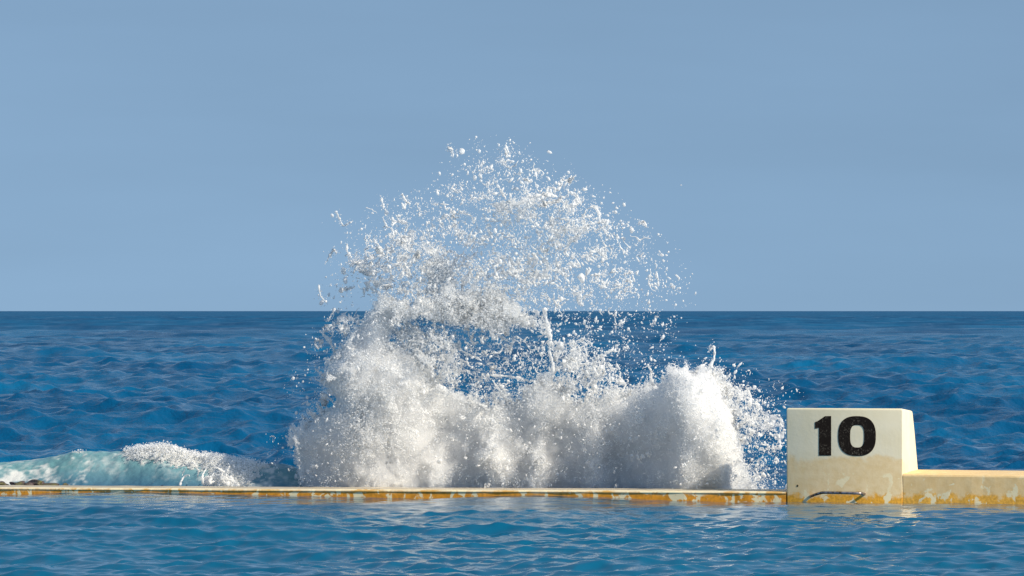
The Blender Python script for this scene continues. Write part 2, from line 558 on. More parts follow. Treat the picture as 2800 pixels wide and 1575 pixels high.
def tube_arrays(pts, rad, sides=6):
    P = np.array(pts, float)
    n = len(P)
    T = np.gradient(P, axis=0)
    T /= np.linalg.norm(T, axis=1)[:, None] + 1e-9
    up = np.array([0.0, 1.0, 0.0])
    V = []
    for i in range(n):
        a_ = np.cross(T[i], up)
        if np.linalg.norm(a_) < 1e-3: a_ = np.cross(T[i], (1.0, 0, 0))
        a_ /= np.linalg.norm(a_)
        b_ = np.cross(T[i], a_)
        for k in range(sides):
            t = 2 * math.pi * k / sides
            V.append(P[i] + rad[i] * (math.cos(t) * a_ + math.sin(t) * b_))
    F = []
    for i in range(n - 1):
        for k in range(sides):
            p0, p1 = i * sides + k, i * sides + (k + 1) % sides
            F += [(p0, p1, p1 + sides), (p0, p1 + sides, p0 + sides)]
    c0 = len(V); V.append(P[0] - T[0] * rad[0] * 0.7)
    c1 = len(V); V.append(P[-1] + T[-1] * rad[-1] * 0.7)
    for k in range(sides):
        F.append((c0, (k + 1) % sides, k))
        F.append((c1, (n - 1) * sides + k, (n - 1) * sides + (k + 1) % sides))
    return np.array(V), np.array(F)

def tube_mesh(name, pts, rad, sides=6):
    return mesh_np(name, *tube_arrays(pts, rad, sides))

block()

# ------------------------------------------------------------------ the splash
# Q: measuring frame on the photograph, 0.7176 photograph pixels to a unit, origin at pixel (700, 350)
def q2p(qx, qy): return 700 + 0.7176 * qx, 350 + 0.7176 * qy
def yc(x): return WO.y - (x - WO.x) * math.tan(WA) * 0.75 + 1.75       # standing depth of the splash behind the wall
def q2w(qx, qy, dy=0.0):
    X, Y = q2p(qx, qy)
    d = 41.6
    for _ in range(3): d = 40.0 + yc((X - 1400) * K * d)
    p = px(X, Y, d)
    s = (d + dy) / d
    return Vector((p.x * s, p.y + dy, EYE + (p.z - EYE) * s))
QM = 0.7176 * K * 41.6                 # metres per Q unit

GS = 4.0
GX, GY = np.meshgrid(np.arange(-20, 2240, GS), np.arange(0, 1520, GS))
def region(polys, base=None):
    D = np.zeros(GX.shape, np.float32) if base is None else base
    for val, bl, poly in polys:
        m = blur(inside(poly, GX, GY).astype(np.float32), bl / GS) * val
        D = np.maximum(D, m)
    return D
def sample(A, qx, qy):
    u = np.clip((qx + 20) / GS, 0, A.shape[1] - 1.01); v = np.clip(qy / GS, 0, A.shape[0] - 1.01)
    i, j = u.astype(int), v.astype(int)
    fu, fv = u - i, v - j
    return (A[j, i] * (1 - fu) + A[j, i + 1] * fu) * (1 - fv) + (A[j + 1, i] * (1 - fu) + A[j + 1, i + 1] * fu) * fv

BODY = [(150, 1500), (168, 1330), (140, 1170), (200, 1112), (265, 1088), (320, 1040), (262, 955), (272, 900), (325, 845), (372, 780), (430, 705), (500, 690), (525, 745), (500, 800), (540, 850), (600, 868), (670, 920), (695, 1000),
        (760, 1015), (830, 1042), (900, 1062), (1000, 1045), (1068, 965), (1112, 955), (1160, 985), (1200, 1035), (1290, 1045), (1330, 1005), (1400, 1015), (1480, 985),
        (1560, 972), (1582, 915), (1640, 925), (1690, 932), (1740, 945), (1762, 985), (1790, 1055), (1835, 1120), (1850, 1190), (1856, 1240), (1850, 1290), (1872, 1330), (1902, 1370), (1930, 1500)]
ARCH = [(430, 705), (468, 650), (540, 640), (640, 660), (720, 612), (800, 622), (900, 612), (960, 650), (1010, 700), (1118, 742), (1118, 775), (1040, 750), (960, 758),
        (900, 790), (850, 755), (760, 742), (690, 750), (640, 715), (560, 722), (510, 770)]
body_m = np.maximum(inside(BODY, GX, GY).astype(np.float32), 0.70 * inside(ARCH, GX, GY).astype(np.float32))

LACE = [
    (1.00, 6, BODY),
    (0.84, 10, [(255, 955), (270, 890), (330, 840), (380, 770), (440, 690), (500, 700), (500, 830), (560, 850), (690, 860), (690, 960), (750, 1000), (740, 1100), (300, 1100), (330, 1040), (300, 1000)]),
    (0.64, 15, [(440, 690), (470, 645), (540, 640), (620, 650), (720, 600), (760, 590), (820, 620), (900, 605), (960, 640), (1010, 700), (1120, 740), (1120, 790), (1040, 760), (960, 770), (900, 800), (830, 770), (740, 760), (640, 735), (560, 735), (500, 780)]),
    (0.20, 14, [(500, 780), (640, 740), (900, 800), (1120, 790), (1130, 960), (1070, 960), (1000, 1030), (880, 1050), (760, 1010), (700, 1000), (690, 860), (560, 850)]),
    (0.62, 18, [(500, 760), (640, 735), (770, 770), (790, 900), (770, 1015), (690, 970), (560, 850)]),
    (0.50, 20, [(560, 600), (760, 560), (940, 570), (980, 650), (760, 690), (580, 690)]),
    (0.40, 14, [(1120, 800), (1180, 820), (1280, 810), (1330, 860), (1400, 960), (1400, 1000), (1300, 1040), (1200, 1040), (1130, 960)]),
    (0.44, 16, [(340, 470), (420, 500), (500, 470), (520, 400), (600, 380), (660, 430), (760, 470), (800, 520), (930, 520), (960, 600), (880, 620), (720, 605), (620, 655), (470, 645), (400, 600), (430, 560), (340, 530)]),
    (0.52, 12, [(490, 500), (520, 400), (560, 390), (580, 450), (560, 520)]),
    (0.52, 14, [(600, 420), (660, 430), (740, 480), (800, 520), (760, 580), (700, 570), (620, 490)]),
    (0.66, 10, [(345, 480), (380, 485), (450, 515), (510, 520), (500, 545), (440, 540), (350, 520)]),
    (0.60, 10, [(880, 285), (960, 275), (1020, 255), (1110, 240), (1150, 255), (1080, 290), (1040, 320), (1010, 360), (985, 350), (990, 310), (890, 310)]),
    (0.34, 16, [(1100, 300), (1220, 240), (1350, 340), (1280, 390), (1180, 470), (1100, 420)]),
    (0.36, 18, [(760, 480), (1000, 470), (1120, 540), (1120, 660), (960, 640), (800, 560)]),
    (0.54, 10, [(1740, 950), (1870, 990), (1930, 1060), (1990, 1110), (2012, 1130), (1950, 1165), (1880, 1190), (1850, 1130), (1790, 1060)]),
    (0.28, 12, [(1840, 1190), (2012, 1140), (2012, 1372), (1900, 1380), (1815, 1280)]),
    (0.50, 9, [(240, 775), (300, 735), (340, 705), (430, 735), (390, 790), (310, 795)]),
]
D_lace = region(LACE)

# solid heart of the splash: front and back skins over a measured outline
CELL = 0.0065
xs = np.arange(-2.75, 2.75, CELL)
zs = np.arange(-0.35, 3.42, CELL)
PX, PZ = np.meshgrid(xs, zs)
PY = WO.y - (PX - WO.x) * math.tan(WA) * 0.75 + 1.75
PD = 40.0 + PY
PQX = ((PX / (K * PD) + 1400) - 700) / 0.7176
PQY = (((EYE - PZ) / (K * PD) + 850) - 350) / 0.7176

def skins(name, valid, yf, yb, mat, parent, dxy=None):
    """closed two sided skin; valid marks the columns that exist"""
    idx = -np.ones(valid.shape, np.int64)
    idx[valid] = np.arange(valid.sum())
    q = valid[:-1, :-1] & valid[:-1, 1:] & valid[1:, 1:] & valid[1:, :-1]
    a_, b_, c_, d_ = idx[:-1, :-1][q], idx[:-1, 1:][q], idx[1:, 1:][q], idx[1:, :-1][q]
    n = int(valid.sum())
    e = 0.02 / 40.0
    def pts(y):                        # each point keeps its bearing as it moves in depth
        s = (y - CAMY) / PD
        return np.stack([(PX * s)[valid], y[valid], (EYE + (PZ - EYE) * s)[valid]], -1)
    V = np.concatenate([pts(yf), pts(yb)])
    F = np.concatenate([np.stack([a_, b_, c_, d_], -1), np.stack([d_ + n, c_ + n, b_ + n, a_ + n], -1)])
    used = np.zeros(2 * n, bool); used[F.ravel()] = True
    re = np.cumsum(used) - 1
    return link_mesh(name, mesh_np(name, V[used], re[F]), mat, parent)

def edge_soft(valid, r):
    m = valid.astype(np.float32)
    return np.clip((blur(m, r) - 0.5) * 2.0, 0, 1)

splash = tag(empty("wave_splash", (-0.2, yc(-0.2), 0.0)), "tall white burst of spray thrown up behind the low wall", "splash")

bs = sample(blur(body_m, 26 / GS), PQX, PQY)
core_in = sample(blur(body_m, 5 / GS), PQX, PQY)
n_big = field(PX.shape, CELL, 0.9, 0.16, 1.6, 101)
n_mid = field(PX.shape, CELL, 0.30, 0.05, 1.5, 102)
n_fin = field(PX.shape, CELL, 0.10, 0.018, 1.3, 103)
n_ver = field(PX.shape, CELL, 0.45, 0.03, 1.4, 104, aniso=2.2)
def bump(q, c, w): return np.exp(-((q - c) / w) ** 2)
front = (0.10 + 0.62 * bump(PQX, 1690, 230) + 0.30 * bump(PQX, 1640, 70) + 0.34 * bump(PQX, 1775, 60) * bump(PQY, 1200, 180) + 0.42 * bump(PQX, 450, 210) * sstep(700, 1000, PQY) + 0.16 * bump(PQX, 1080, 60) * bump(PQY, 1010, 90))
for cx, cy, w, h, g in ((905, 1260, 42, 120, 0.34), (1075, 1280, 26, 110, 0.26), (1290, 1300, 30, 90, 0.22), (700, 1330, 30, 70, 0.2), (560, 1350, 26, 60, 0.2)):
    front = front + g * bump(PQX + 40 * n_mid * 0.3, cx, w) * bump(PQY, cy, h)
front = front * (1 - 0.85 * sstep(1770, 1880, PQX))
thick_e = np.sqrt(np.clip((bs - 0.32) / 0.68, 0, 1))
n_str = field(PX.shape, CELL, 0.7, 0.06, 1.5, 107, aniso=2.6)
rough = 0.026 * n_big + 0.022 * n_str + 0.004 * np.abs(n_mid) + 0.008 * np.abs(n_ver)
edge_n = 0.16 * n_mid + 0.15 * n_fin + 0.20 * n_ver * (PQY < 1150)
valid = (((core_in + edge_n * 0.9) > 0.60) & (core_in > 0.15)) | (sample(blur(body_m, 14 / GS), PQX, PQY) > 0.93)
soft = np.sqrt(edge_soft(valid, 5))
yf = PY - (front + rough) * thick_e * soft
yb = PY + (0.45 + 0.1 * n_big) * thick_e * soft + 0.01
CORE_YF = yf
full = (PX, PZ, PY, PD)
PX, PZ, PY, PD = (q[::2, ::2] for q in full)
skins("foam_mass", valid[::2, ::2], yf[::2, ::2], np.maximum(yb, yf + 0.004)[::2, ::2], M_FOAM, splash)
PX, PZ, PY, PD = full

# fine spray: countless tiny drops, a point each
def points_tree():
    t = bpy.data.node_groups.new("spray_points", "GeometryNodeTree")
    t.interface.new_socket("Geometry", in_out="INPUT", socket_type="NodeSocketGeometry")
    t.interface.new_socket("Geometry", in_out="OUTPUT", socket_type="NodeSocketGeometry")
    gi, go = t.nodes.new("NodeGroupInput"), t.nodes.new("NodeGroupOutput")
    mp = t.nodes.new("GeometryNodeMeshToPoints")
    na = t.nodes.new("GeometryNodeInputNamedAttribute"); na.data_type = "FLOAT"; na.inputs["Name"].default_value = "drop_radius"
    sm = t.nodes.new("GeometryNodeSetMaterial"); sm.inputs["Material"].default_value = M_SPRAY
    t.links.new(gi.outputs[0], mp.inputs["Mesh"])
    t.links.new(na.outputs["Attribute"], mp.inputs["Radius"])
    t.links.new(mp.outputs[0], sm.inputs[0])
    t.links.new(sm.outputs[0], go.inputs[0])
    return t
PTREE = points_tree()
def spray(name, V, r, parent):
    me = bpy.data.meshes.new(name)
    me.vertices.add(len(V))
    me.vertices.foreach_set("co", np.ascontiguousarray(V, dtype=np.float32).ravel())
    at = me.attributes.new("drop_radius", "FLOAT", "POINT")
    at.data.foreach_set("value", np.ascontiguousarray(r, dtype=np.float32))
    me.materials.append(M_SPRAY)
    o = link_mesh(name, me, None, parent, False)
    o["kind"] = "stuff"
    md = o.modifiers.new("points", "NODES")
    md.node_group = PTREE
    return o
def pick(wgt, n, g):
    c = np.cumsum(wgt.ravel().astype(np.float64))
    i = np.searchsorted(c, g.random(n) * c[-1])
    i = np.minimum(i, wgt.size - 1)
    v, u = np.unravel_index(i, wgt.shape)
    return v, u
def place(v, u, dep, g):
    x = PX[v, u] + g.uniform(-.5, .5, len(v)) * CELL; z = PZ[v, u] + g.uniform(-.5, .5, len(v)) * CELL
    y = PY[v, u] + dep
    k = (y - CAMY) / PD[v, u]
    return np.stack([x * k, y, EYE + (z - EYE) * k], -1)
def fringe():
    g = np.random.default_rng(500)
    m = sample(blur(body_m, 20 / GS), PQX, PQY)
    up = 1 - sstep(1180, 1330, PQY)
    w = sstep(0.24, 0.72, m + (0.16 * n_ver + 0.12 * n_mid + 0.07 * n_fin) * (0.35 + 0.65 * up)) * np.exp(0.08 * n_fin + 0.15 * n_mid)
    w[(PZ < -0.12) | (m < 0.06)] = 0
    w = np.where(valid & (m > 0.80), w * 0.30, w)
    n = 380000
    v, u = pick(w, n, g)
    ins = valid[v, u]
    dep = np.where(ins, CORE_YF[v, u] - PY[v, u] - g.exponential(0.05, n) * (1.0 + 0.6 * np.clip(n_ver[v, u], -0.9, 2)) + 0.006, g.normal(0, 0.16, n) - 0.35 * front[v, u] * thick_e[v, u])
    spray("fine_spray", place(v, u, dep, g), np.clip(np.exp(g.normal(math.log(0.0023), 0.40, n)), 0.0014, 0.008), splash)
fringe()
a = NT("spray_mist")
a.vol(a.n("ShaderNodeVolumePrincipled", {"Color": (0.996, 0.996, 0.996, 1), "Density": 12.0, "Anisotropy": 0.2}).outputs[0])
M_MIST = a.m
def mist():
    global PX, PZ, PY, PD
    keep = (PX, PZ, PY, PD)
    k = 3
    v = sample(blur(body_m, 18 / GS), PQX[::k, ::k], PQY[::k, ::k]) + 0.06 * n_mid[::k, ::k] + 0.07 * n_ver[::k, ::k] + 0.04 * n_fin[::k, ::k]
    yfs = blur(yf, 12)[::k, ::k]
    nb = n_mid[::k, ::k]
    PX, PZ, PY, PD = (q[::k, ::k] for q in keep)
    va = v > 0.42
    s_ = np.sqrt(np.clip((v - 0.42) / 0.33, 0, 1)) * np.sqrt(edge_soft(va, 6))
    skins("spray_mist", va, PY + (yfs - PY - 0.17 - 0.020 * nb) * s_ - 0.002, PY + 0.45 * s_, M_MIST, splash)["kind"] = "stuff"
    PX, PZ, PY, PD = keep
mist()

# lace: perforated sheets and threads of foam at three depths
def lace_layer(seed, off, cut, s1, s2, wid):
    wx = field(PX.shape, CELL, 0.40, 0.05, 1.6, seed) * 0.075
    wz = field(PX.shape, CELL, 0.40, 0.05, 1.6, seed + 1) * 0.075
    big = field(PX.shape, CELL, 0.8, 0.10, 1.6, seed + 2)
    fin = field(PX.shape, CELL, 0.12, 0.016, 1.2, seed + 3)
    mid = field(PX.shape, CELL, 0.30, 0.04, 1.5, seed + 4)
    D = sample(D_lace, PQX, PQY)
    _, e1 = worley(PX + wx + 10, PZ + wz + 10, s1, seed + 5)
    _, e2 = worley(PX + wx * 1.3 + 20, PZ + wz * 1.3 + 20, s2, seed + 6)
    e = np.minimum(e1, e2 * 1.3 + 0.05)
    psi = 1.0 - np.exp(-e / 0.27)
    Dn = D + (0.13 * big + 0.14 * mid) * (D > 0.05) - cut
    t = Dn - psi + 0.025 * fin - 0.04 * np.abs(mid)
    t = np.where(D < 0.06, -1, t)
    ok = t > 0
    so = np.sqrt(edge_soft(ok, 1.6))
    th = 0.0018 + (0.006 + 0.040 * np.clip(t, 0, 1.0) ** 0.7) * so
    c = PY + off + 0.14 * big + 0.025 * mid - 0.25 * sstep(0.5, 0.9, D)
    c = c + 0.002 * fin
    return ok, c, th

for i, (seed, off, cut, s1, s2, wid) in enumerate(((300, -0.10, -0.01, 0.26, 0.11, 0.012), (320, 0.25, 0.17, 0.20, 0.09, 0.011), (340, -0.38, 0.27, 0.17, 0.08, 0.010))):
    ok, c, th = lace_layer(seed, off, cut, s1, s2, wid)
    hide = sample(blur((body_m > 0.9).astype(np.float32), 12 / GS), PQX, PQY) + 0.18 * n_mid + 0.1 * n_fin > 0.55
    ok &= ~hide
    o = skins("foam_lace", ok, c - th, c + th, M_LACE, splash)
    g = np.random.default_rng(seed + 9)
    D = sample(D_lace, PQX, PQY)
    w = np.where(D > 0.05, np.clip(D, 0, 1) ** 2.2, 0) * ~hide * (0.10 + blur(ok.astype(np.float32), 2.5)) * np.exp(0.5 * field(PX.shape, CELL, 0.25, 0.02, 1.2, seed + 10))
    n = 14000
    v, u = pick(w, n, g)
    spray("fine_spray", place(v, u, c[v, u] - PY[v, u] + g.normal(0, 0.06, n), g), np.clip(np.exp(g.normal(math.log(0.0030), 0.45, n)), 0.0015, 0.009), splash)

# torn water over the face of the heart
D_face = region([
    (0.46, 22, [(262, 955), (330, 850), (440, 710), (520, 760), (690, 980), (740, 1100), (600, 1230), (380, 1250), (300, 1080)]),
    (0.34, 30, [(740, 1040), (1060, 975), (1160, 1000), (1220, 1070), (1000, 1160), (800, 1160)]),
    (0.40, 25, [(1540, 990), (1740, 955), (1830, 1140), (1850, 1340), (1720, 1350), (1640, 1120)]),
    (0.42, 16, [(830, 1190), (955, 1190), (985, 1372), (880, 1372)]),
    (0.38, 14, [(1035, 1200), (1095, 1200), (1115, 1372), (1050, 1372)]),
    (0.26, 26, [(180, 1150), (300, 1130), (420, 1300), (300, 1370), (180, 1350)]),
    (0.22, 26, [(1200, 1080), (1500, 1020), (1560, 1200), (1300, 1330)]),
])
def face_lace():
    wx = field(PX.shape, CELL, 0.40, 0.05, 1.6, 360) * 0.07
    wz = field(PX.shape, CELL, 0.40, 0.05, 1.6, 361) * 0.07
    big = field(PX.shape, CELL, 0.8, 0.10, 1.6, 362)
    mid = field(PX.shape, CELL, 0.30, 0.03, 1.4, 364, aniso=1.6)
    D = sample(D_face, PQX, PQY)
    _, e1 = worley(PX + wx + 10, (PZ + wz) * 0.7 + 10, 0.16, 365)
    _, e2 = worley(PX + wx * 1.3 + 20, (PZ + wz * 1.3) * 0.7 + 20, 0.07, 366)
    t = D + (0.12 * big + 0.12 * mid) * (D > 0.05) - (1.0 - np.exp(-np.minimum(e1, e2 * 1.3 + 0.05) / 0.27)) - 0.02
    t = np.where((D < 0.06) | (PZ < -0.02), -1, t)
    ok = t > 0
    so = np.sqrt(edge_soft(ok, 1.6))
    th = 0.0016 + (0.004 + 0.026 * np.clip(t, 0, 1) ** 0.7) * so
    c = blur(CORE_YF, 10) - 0.155 + 0.035 * big
    skins("foam_lace", ok, c - th, c + th, M_LACE, splash)
    g = np.random.default_rng(369)
    v, u = pick(np.where(D > 0.05, 0.05 + blur(ok.astype(np.float32), 2.0), 0), 26000, g)
    spray("fine_spray", place(v, u, c[v, u] - PY[v, u] - np.abs(g.normal(0, 0.05, 26000)), g), np.clip(np.exp(g.normal(math.log(0.0028), 0.45, 26000)), 0.0015, 0.008), splash)
face_lace()

# droplets
ICO = None
def ico(sub):
    bm = bmesh.new()
    bmesh.ops.create_icosphere(bm, subdivisions=sub, radius=1.0)
    V = np.array([v.co[:] for v in bm.verts]); F = np.array([[v.index for v in f.verts] for f in bm.faces])
    bm.free()
    return V, F
E = region([
    (0.75, 55, [(340, 560), (480, 330), (740, 260), (800, 120), (960, 110), (1160, 210), (1330, 320), (1420, 440), (1480, 560), (1450, 700), (1300, 720), (1100, 700), (700, 640), (480, 640)]),
    (1.00, 50, [(760, 300), (1000, 240), (1240, 300), (1330, 420), (1340, 620), (1120, 680), (900, 600), (760, 450)]),
    (0.30, 60, [(1300, 380), (1450, 400), (1600, 520), (1620, 680), (1540, 760), (1330, 900), (1250, 700)]),
    (0.42, 20, [(500, 780), (640, 740), (900, 800), (1120, 790), (1130, 960), (1070, 970), (1000, 1040), (880, 1060), (760, 1020), (700, 1010), (690, 860), (560, 850)]),
    (0.90, 30, [(1100, 780), (1200, 800), (1330, 840), (1430, 980), (1400, 1030), (1200, 1050), (1130, 960)]),
    (0.34, 40, [(1100, 700), (1480, 700), (1560, 800), (1700, 900), (1560, 960), (1400, 940), (1150, 850)]),
    (0.45, 35, [(1700, 900), (1850, 930), (2000, 1050), (2010, 1120), (1880, 1100), (1780, 1000)]),
    (0.10, 40, [(1700, 850), (1950, 950), (2150, 1040), (2000, 1080), (1800, 960)]),
    (0.50, 16, [(1830, 1190), (1900, 1150), (2014, 1130), (2014, 1375), (1900, 1380), (1810, 1280)]),
    (0.16, 45, [(120, 1000), (200, 850), (240, 700), (330, 700), (300, 850), (280, 960), (290, 1080), (180, 1120)]),
    (0.50, 22, [(190, 1090), (240, 960), (290, 960), (310, 1050), (230, 1110)]),
    (0.22, 30, [(230, 620), (330, 520), (400, 560), (360, 700), (250, 690)]),
    (0.14, 22, [(20, 1180), (140, 1150), (170, 1330), (60, 1350)]),
    (0.25, 20, [(440, 700), (900, 620), (1100, 760), (900, 800), (560, 850), (300, 1000), (280, 900)]),
    (0.10, 16, [(190, 1150), (700, 900), (1000, 1050), (1560, 980), (1830, 1150), (1880, 1360), (180, 1350)]),
])
E = np.where(E > 0.035, E, 0)
E = E * np.exp(0.85 * field(E.shape, GS, 150, 16, 1.3, 56))
def droplets(n, seed, med, sig, rmin, rmax):
    g = np.random.default_rng(seed)
    p = (E / E.sum()).ravel()
    cidx = g.choice(E.size, n, p=p)
    qx = GX.ravel()[cidx] + g.uniform(0, GS, n); qy = GY.ravel()[cidx] + g.uniform(0, GS, n)
    # gather them a little into clusters
    tight = g.random(n) < 0.5
    par = g.integers(0, n, n)
    qx2 = qx[par] + g.normal(0, 14, n); qy2 = qy[par] + g.normal(0, 14, n)
    qx = np.where(tight, qx2, qx); qy = np.where(tight, qy2, qy)
    r = np.clip(np.exp(g.normal(math.log(med), sig, n)), rmin, rmax)
    x = (q2p(qx, 0)[0] - 1400) * K * 41.6
    y = WO.y - (x - WO.x) * math.tan(WA) * 0.75 + 1.75
    d = 40 + y
    dep = g.normal(0, 0.42, n)
    # keep those over the heart in front of it
    b = sample(blur(body_m, 8 / GS), qx, qy)
    u = np.clip(((x + 2.75) / CELL).astype(int), 0, PX.shape[1] - 1)
    zz = EYE - (q2p(0, qy)[1] - 850) * K * d
    v = np.clip(((zz + 0.35) / CELL).astype(int), 0, PX.shape[0] - 1)
    dep = np.where(b > 0.5, CORE_YF[v, u] - y - np.abs(g.normal(0, 0.24, n)) - 0.03, dep)
    dd = d + dep
    ok_ = sample(E, qx, qy) > 1e-6
    qx, qy, dd, r = qx[ok_], qy[ok_], dd[ok_], r[ok_]
    return np.stack([(q2p(qx, 0)[0] - 1400) * K * dd, CAMY + dd, EYE - (q2p(0, qy)[1] - 850) * K * dd], -1), r, g

def drop_mesh(name, C, r, g, sub):
    V, F = ico(sub)
    n = len(C)
    sc_ = np.stack([g.uniform(0.75, 1.25, n), g.uniform(0.75, 1.25, n), 0.8 + g.exponential(0.75, n)], -1)
    L = V[None] * sc_[:, None] * r[:, None, None]
    an = g.normal(0, 0.8, n); ca, sa = np.cos(an)[:, None], np.sin(an)[:, None]
    X = L[..., 0] * ca - L[..., 2] * sa; Z = L[..., 0] * sa + L[..., 2] * ca
    P = np.stack([X, L[..., 1], Z], -1) + C[:, None]
    FF = F[None] + (np.arange(n) * len(V))[:, None, None]
    return mesh_np(name, P.reshape(-1, 3), FF.reshape(-1, 3))

C, r, g = droplets(17500, 55, 0.0038, 0.66, 0.0018, 0.015)
o = link_mesh("droplets", drop_mesh("droplets", C, r, g, 1), M_DROP, splash)
o["kind"] = "stuff"

C, r, g = droplets(9000, 58, 0.0028, 0.42, 0.0014, 0.007)
spray("fine_spray", C, r, splash)

# bigger blobs of water, each its own piece
V, F = ico(2)
variants = []
for k in range(8):
    g2 = np.random.default_rng(900 + k)
    W = V.copy()
    for _ in range(4):
        dv = g2.normal(size=3); dv /= np.linalg.norm(dv)
        W *= (1 + 0.28 * np.sin(2.3 * (V @ dv) + g2.uniform(0, 6)))[:, None]
    W[:, 2] *= g2.uniform(1.0, 1.9)
    me = mesh_np("water_blob", W, F)
    me.materials.append(M_DROP)
    me.polygons.foreach_set("use_smooth", np.ones(len(me.polygons), dtype=bool))
    variants.append(me)
def blob(c, r, k, rot):
    o = bpy.data.objects.new("water_blob", variants[k])
    COL.objects.link(o)
    o.parent = splash
    o.location = Vector(c) - splash.location
    o.scale = (r, r, r)
    o.rotation_euler = rot
    return o
C, r, g = droplets(240, 77, 0.0125, 0.28, 0.009, 0.024)
for i in range(len(C)):
    blob(C[i], r[i], i % 8, (g.normal(0, .3), g.normal(0, 1.0), g.uniform(0, 6)))
for (qx, qy, r_) in ((783, 93, 9), (335, 548, 11), (342, 575, 8), (293, 335, 5), (1430, 383, 7), (1620, 217, 2.5), (1373, 322, 5), (960, 92, 4), (1003, 92, 4), (247, 668, 8), (1240, 575, 10), (1262, 545, 7), (1508, 632, 3.5), (1675, 628, 3.5), (840, 35, 2.5), (152, 1085, 4), (195, 1050, 5), (197, 1028, 4)):
    blob(q2w(qx, qy, 0.05 * math.sin(qx)), r_ * QM, int(qx) % 8, (0, 0.6 * math.sin(qy), qx % 6))

# threads of water
STR = [
    ([(948, 80), (953, 98), (968, 108)], (5, 4, 3)), ([(305, 318), (318, 345), (330, 372), (350, 365), (368, 355)], (5, 3, 2.5, 4, 3)),
    ([(308, 480), (296, 462), (282, 485), (266, 512)], (2.5, 5, 4, 2)), ([(348, 440), (347, 470), (362, 492)], (4, 5, 6)),
    ([(318, 622), (335, 612), (352, 612), (375, 605)], (6, 6, 4, 3)), ([(300, 688), (286, 715), (275, 735)], (5, 4, 2)),
    ([(1722, 935), (1736, 900), (1746, 870), (1746, 840), (1736, 833), (1725, 855)], (17, 9, 5, 5, 4, 2.5)),
    ([(1288, 298), (1305, 320), (1311, 357)], (5, 6, 6)), ([(1334, 458), (1327, 488), (1318, 514)], (3, 5, 6)),
    ([(1108, 592), (1135, 592), (1162, 612)], (5, 4, 3)), ([(1058, 480), (1070, 500), (1052, 532)], (7, 8, 4)), ([(1093, 500), (1110, 520), (1105, 552)], (4, 5, 3)),
    ([(1178, 472), (1200, 430), (1240, 400), (1266, 368)], (7, 8, 6, 6)), ([(1118, 340), (1135, 360), (1130, 385), (1152, 412)], (4, 5, 4, 5)),
    ([(985, 300), (1030, 272), (1080, 256), (1112, 252), (1147, 262)], (5, 9, 8, 10, 6)), ([(998, 355), (1010, 322), (1036, 300)], (9, 7, 6)),
    ([(1018, 210), (1030, 240), (1045, 262)], (3, 4, 6)), ([(1108, 236), (1130, 226), (1150, 236), (1167, 210)], (5, 4, 5, 3)),
    ([(1214, 250), (1226, 275), (1205, 302)], (4, 5, 5)), ([(556, 250), (568, 275), (586, 290)], (4, 5, 4)), ([(478, 268), (482, 284), (486, 302)], (5, 3, 5)),
    ([(518, 372), (545, 356), (575, 365), (570, 392)], (4, 6, 5, 3)), ([(1100, 690), (1110, 755), (1121, 800), (1118, 850), (1131, 900), (1128, 950)], (10, 9, 8, 6, 7, 9)),
    ([(1360, 845), (1322, 864), (1296, 880), (1285, 910), (1302, 945)], (5, 5, 6, 5, 6)), ([(1492, 905), (1505, 925), (1506, 945), (1516, 985)], (3, 5, 5, 9)),
    ([(1808, 935), (1782, 965), (1756, 990)], (3, 4, 8)), ([(243, 776), (275, 770), (290, 757), (312, 740), (332, 712)], (4, 6, 6, 7, 8)),
    ([(258, 788), (285, 820), (300, 860), (306, 888)], (5, 7, 8, 12)), ([(434, 520), (446, 560), (430, 600), (472, 632)], (8, 5, 6, 7)), ([(240, 600), (246, 640), (268, 662)], (3, 3, 5)),
    ([(236, 806), (246, 815), (246, 830), (236, 838), (227, 830), (226, 815), (234, 807)], (4, 4, 4, 4, 4, 4, 4)),
    ([(880, 940), (930, 945), (985, 950), (1040, 965)], (5, 6, 6, 8)), ([(900, 960), (930, 1000), (960, 1045)], (5, 4, 6)), ([(760, 830), (800, 858), (850, 880)], (7, 5, 4)),
    ([(560, 735), (610, 770), (660, 800), (720, 830)], (9, 7, 7, 6)), ([(840, 400), (825, 430), (800, 445)], (4, 5, 3)), ([(700, 350), (720, 330), (735, 335)], (4, 4, 3)),
    ([(1870, 990), (1885, 1030), (1880, 1060)], (4, 5, 8)), ([(1830, 985), (1842, 1010), (1838, 1050)], (4, 4, 7)), ([(1905, 1040), (1915, 1070), (1900, 1110)], (5, 6, 9)),
    ([(265, 880), (285, 884), (320, 888)], (3, 5, 10)), ([(290, 955), (300, 960), (330, 965)], (2, 3, 6)), ([(270, 1000), (300, 1006), (340, 1012)], (2, 4, 8)),
]
def strand_mesh(name, pts, rad, wob, seed, base):
    g = np.random.default_rng(seed)
    P = np.array(pts, float)
    m = 5 * (len(P) - 1) + 1
    s = np.linspace(0, len(P) - 1, m)
    i = np.minimum(s.astype(int), len(P) - 2); f = s - i
    def cr(A):
        p1, p2 = A[i], A[i + 1]; p0, p3 = A[np.maximum(i - 1, 0)], A[np.minimum(i + 2, len(A) - 1)]
        f_ = f[:, None] if A.ndim > 1 else f
        return 0.5 * (2 * p1 + (p2 - p0) * f_ + (2 * p0 - 5 * p1 + 4 * p2 - p3) * f_ ** 2 + (3 * p1 - p0 - 3 * p2 + p3) * f_ ** 3)
    Q = cr(P); rr = np.interp(s, np.arange(len(P)), rad) * np.exp(g.normal(0, 0.42, m))
    Q = Q + g.normal(0, wob, Q.shape)
    dy = np.cumsum(g.normal(0, 0.02, m))
    W = [q2w(q[0], q[1], base + dy[k]) for k, q in enumerate(Q)]
    return tube_mesh(name, W, rr * QM * 0.85, 6)
TS = []
gs = np.random.default_rng(2300)                 # torn ligaments through the upper sheets
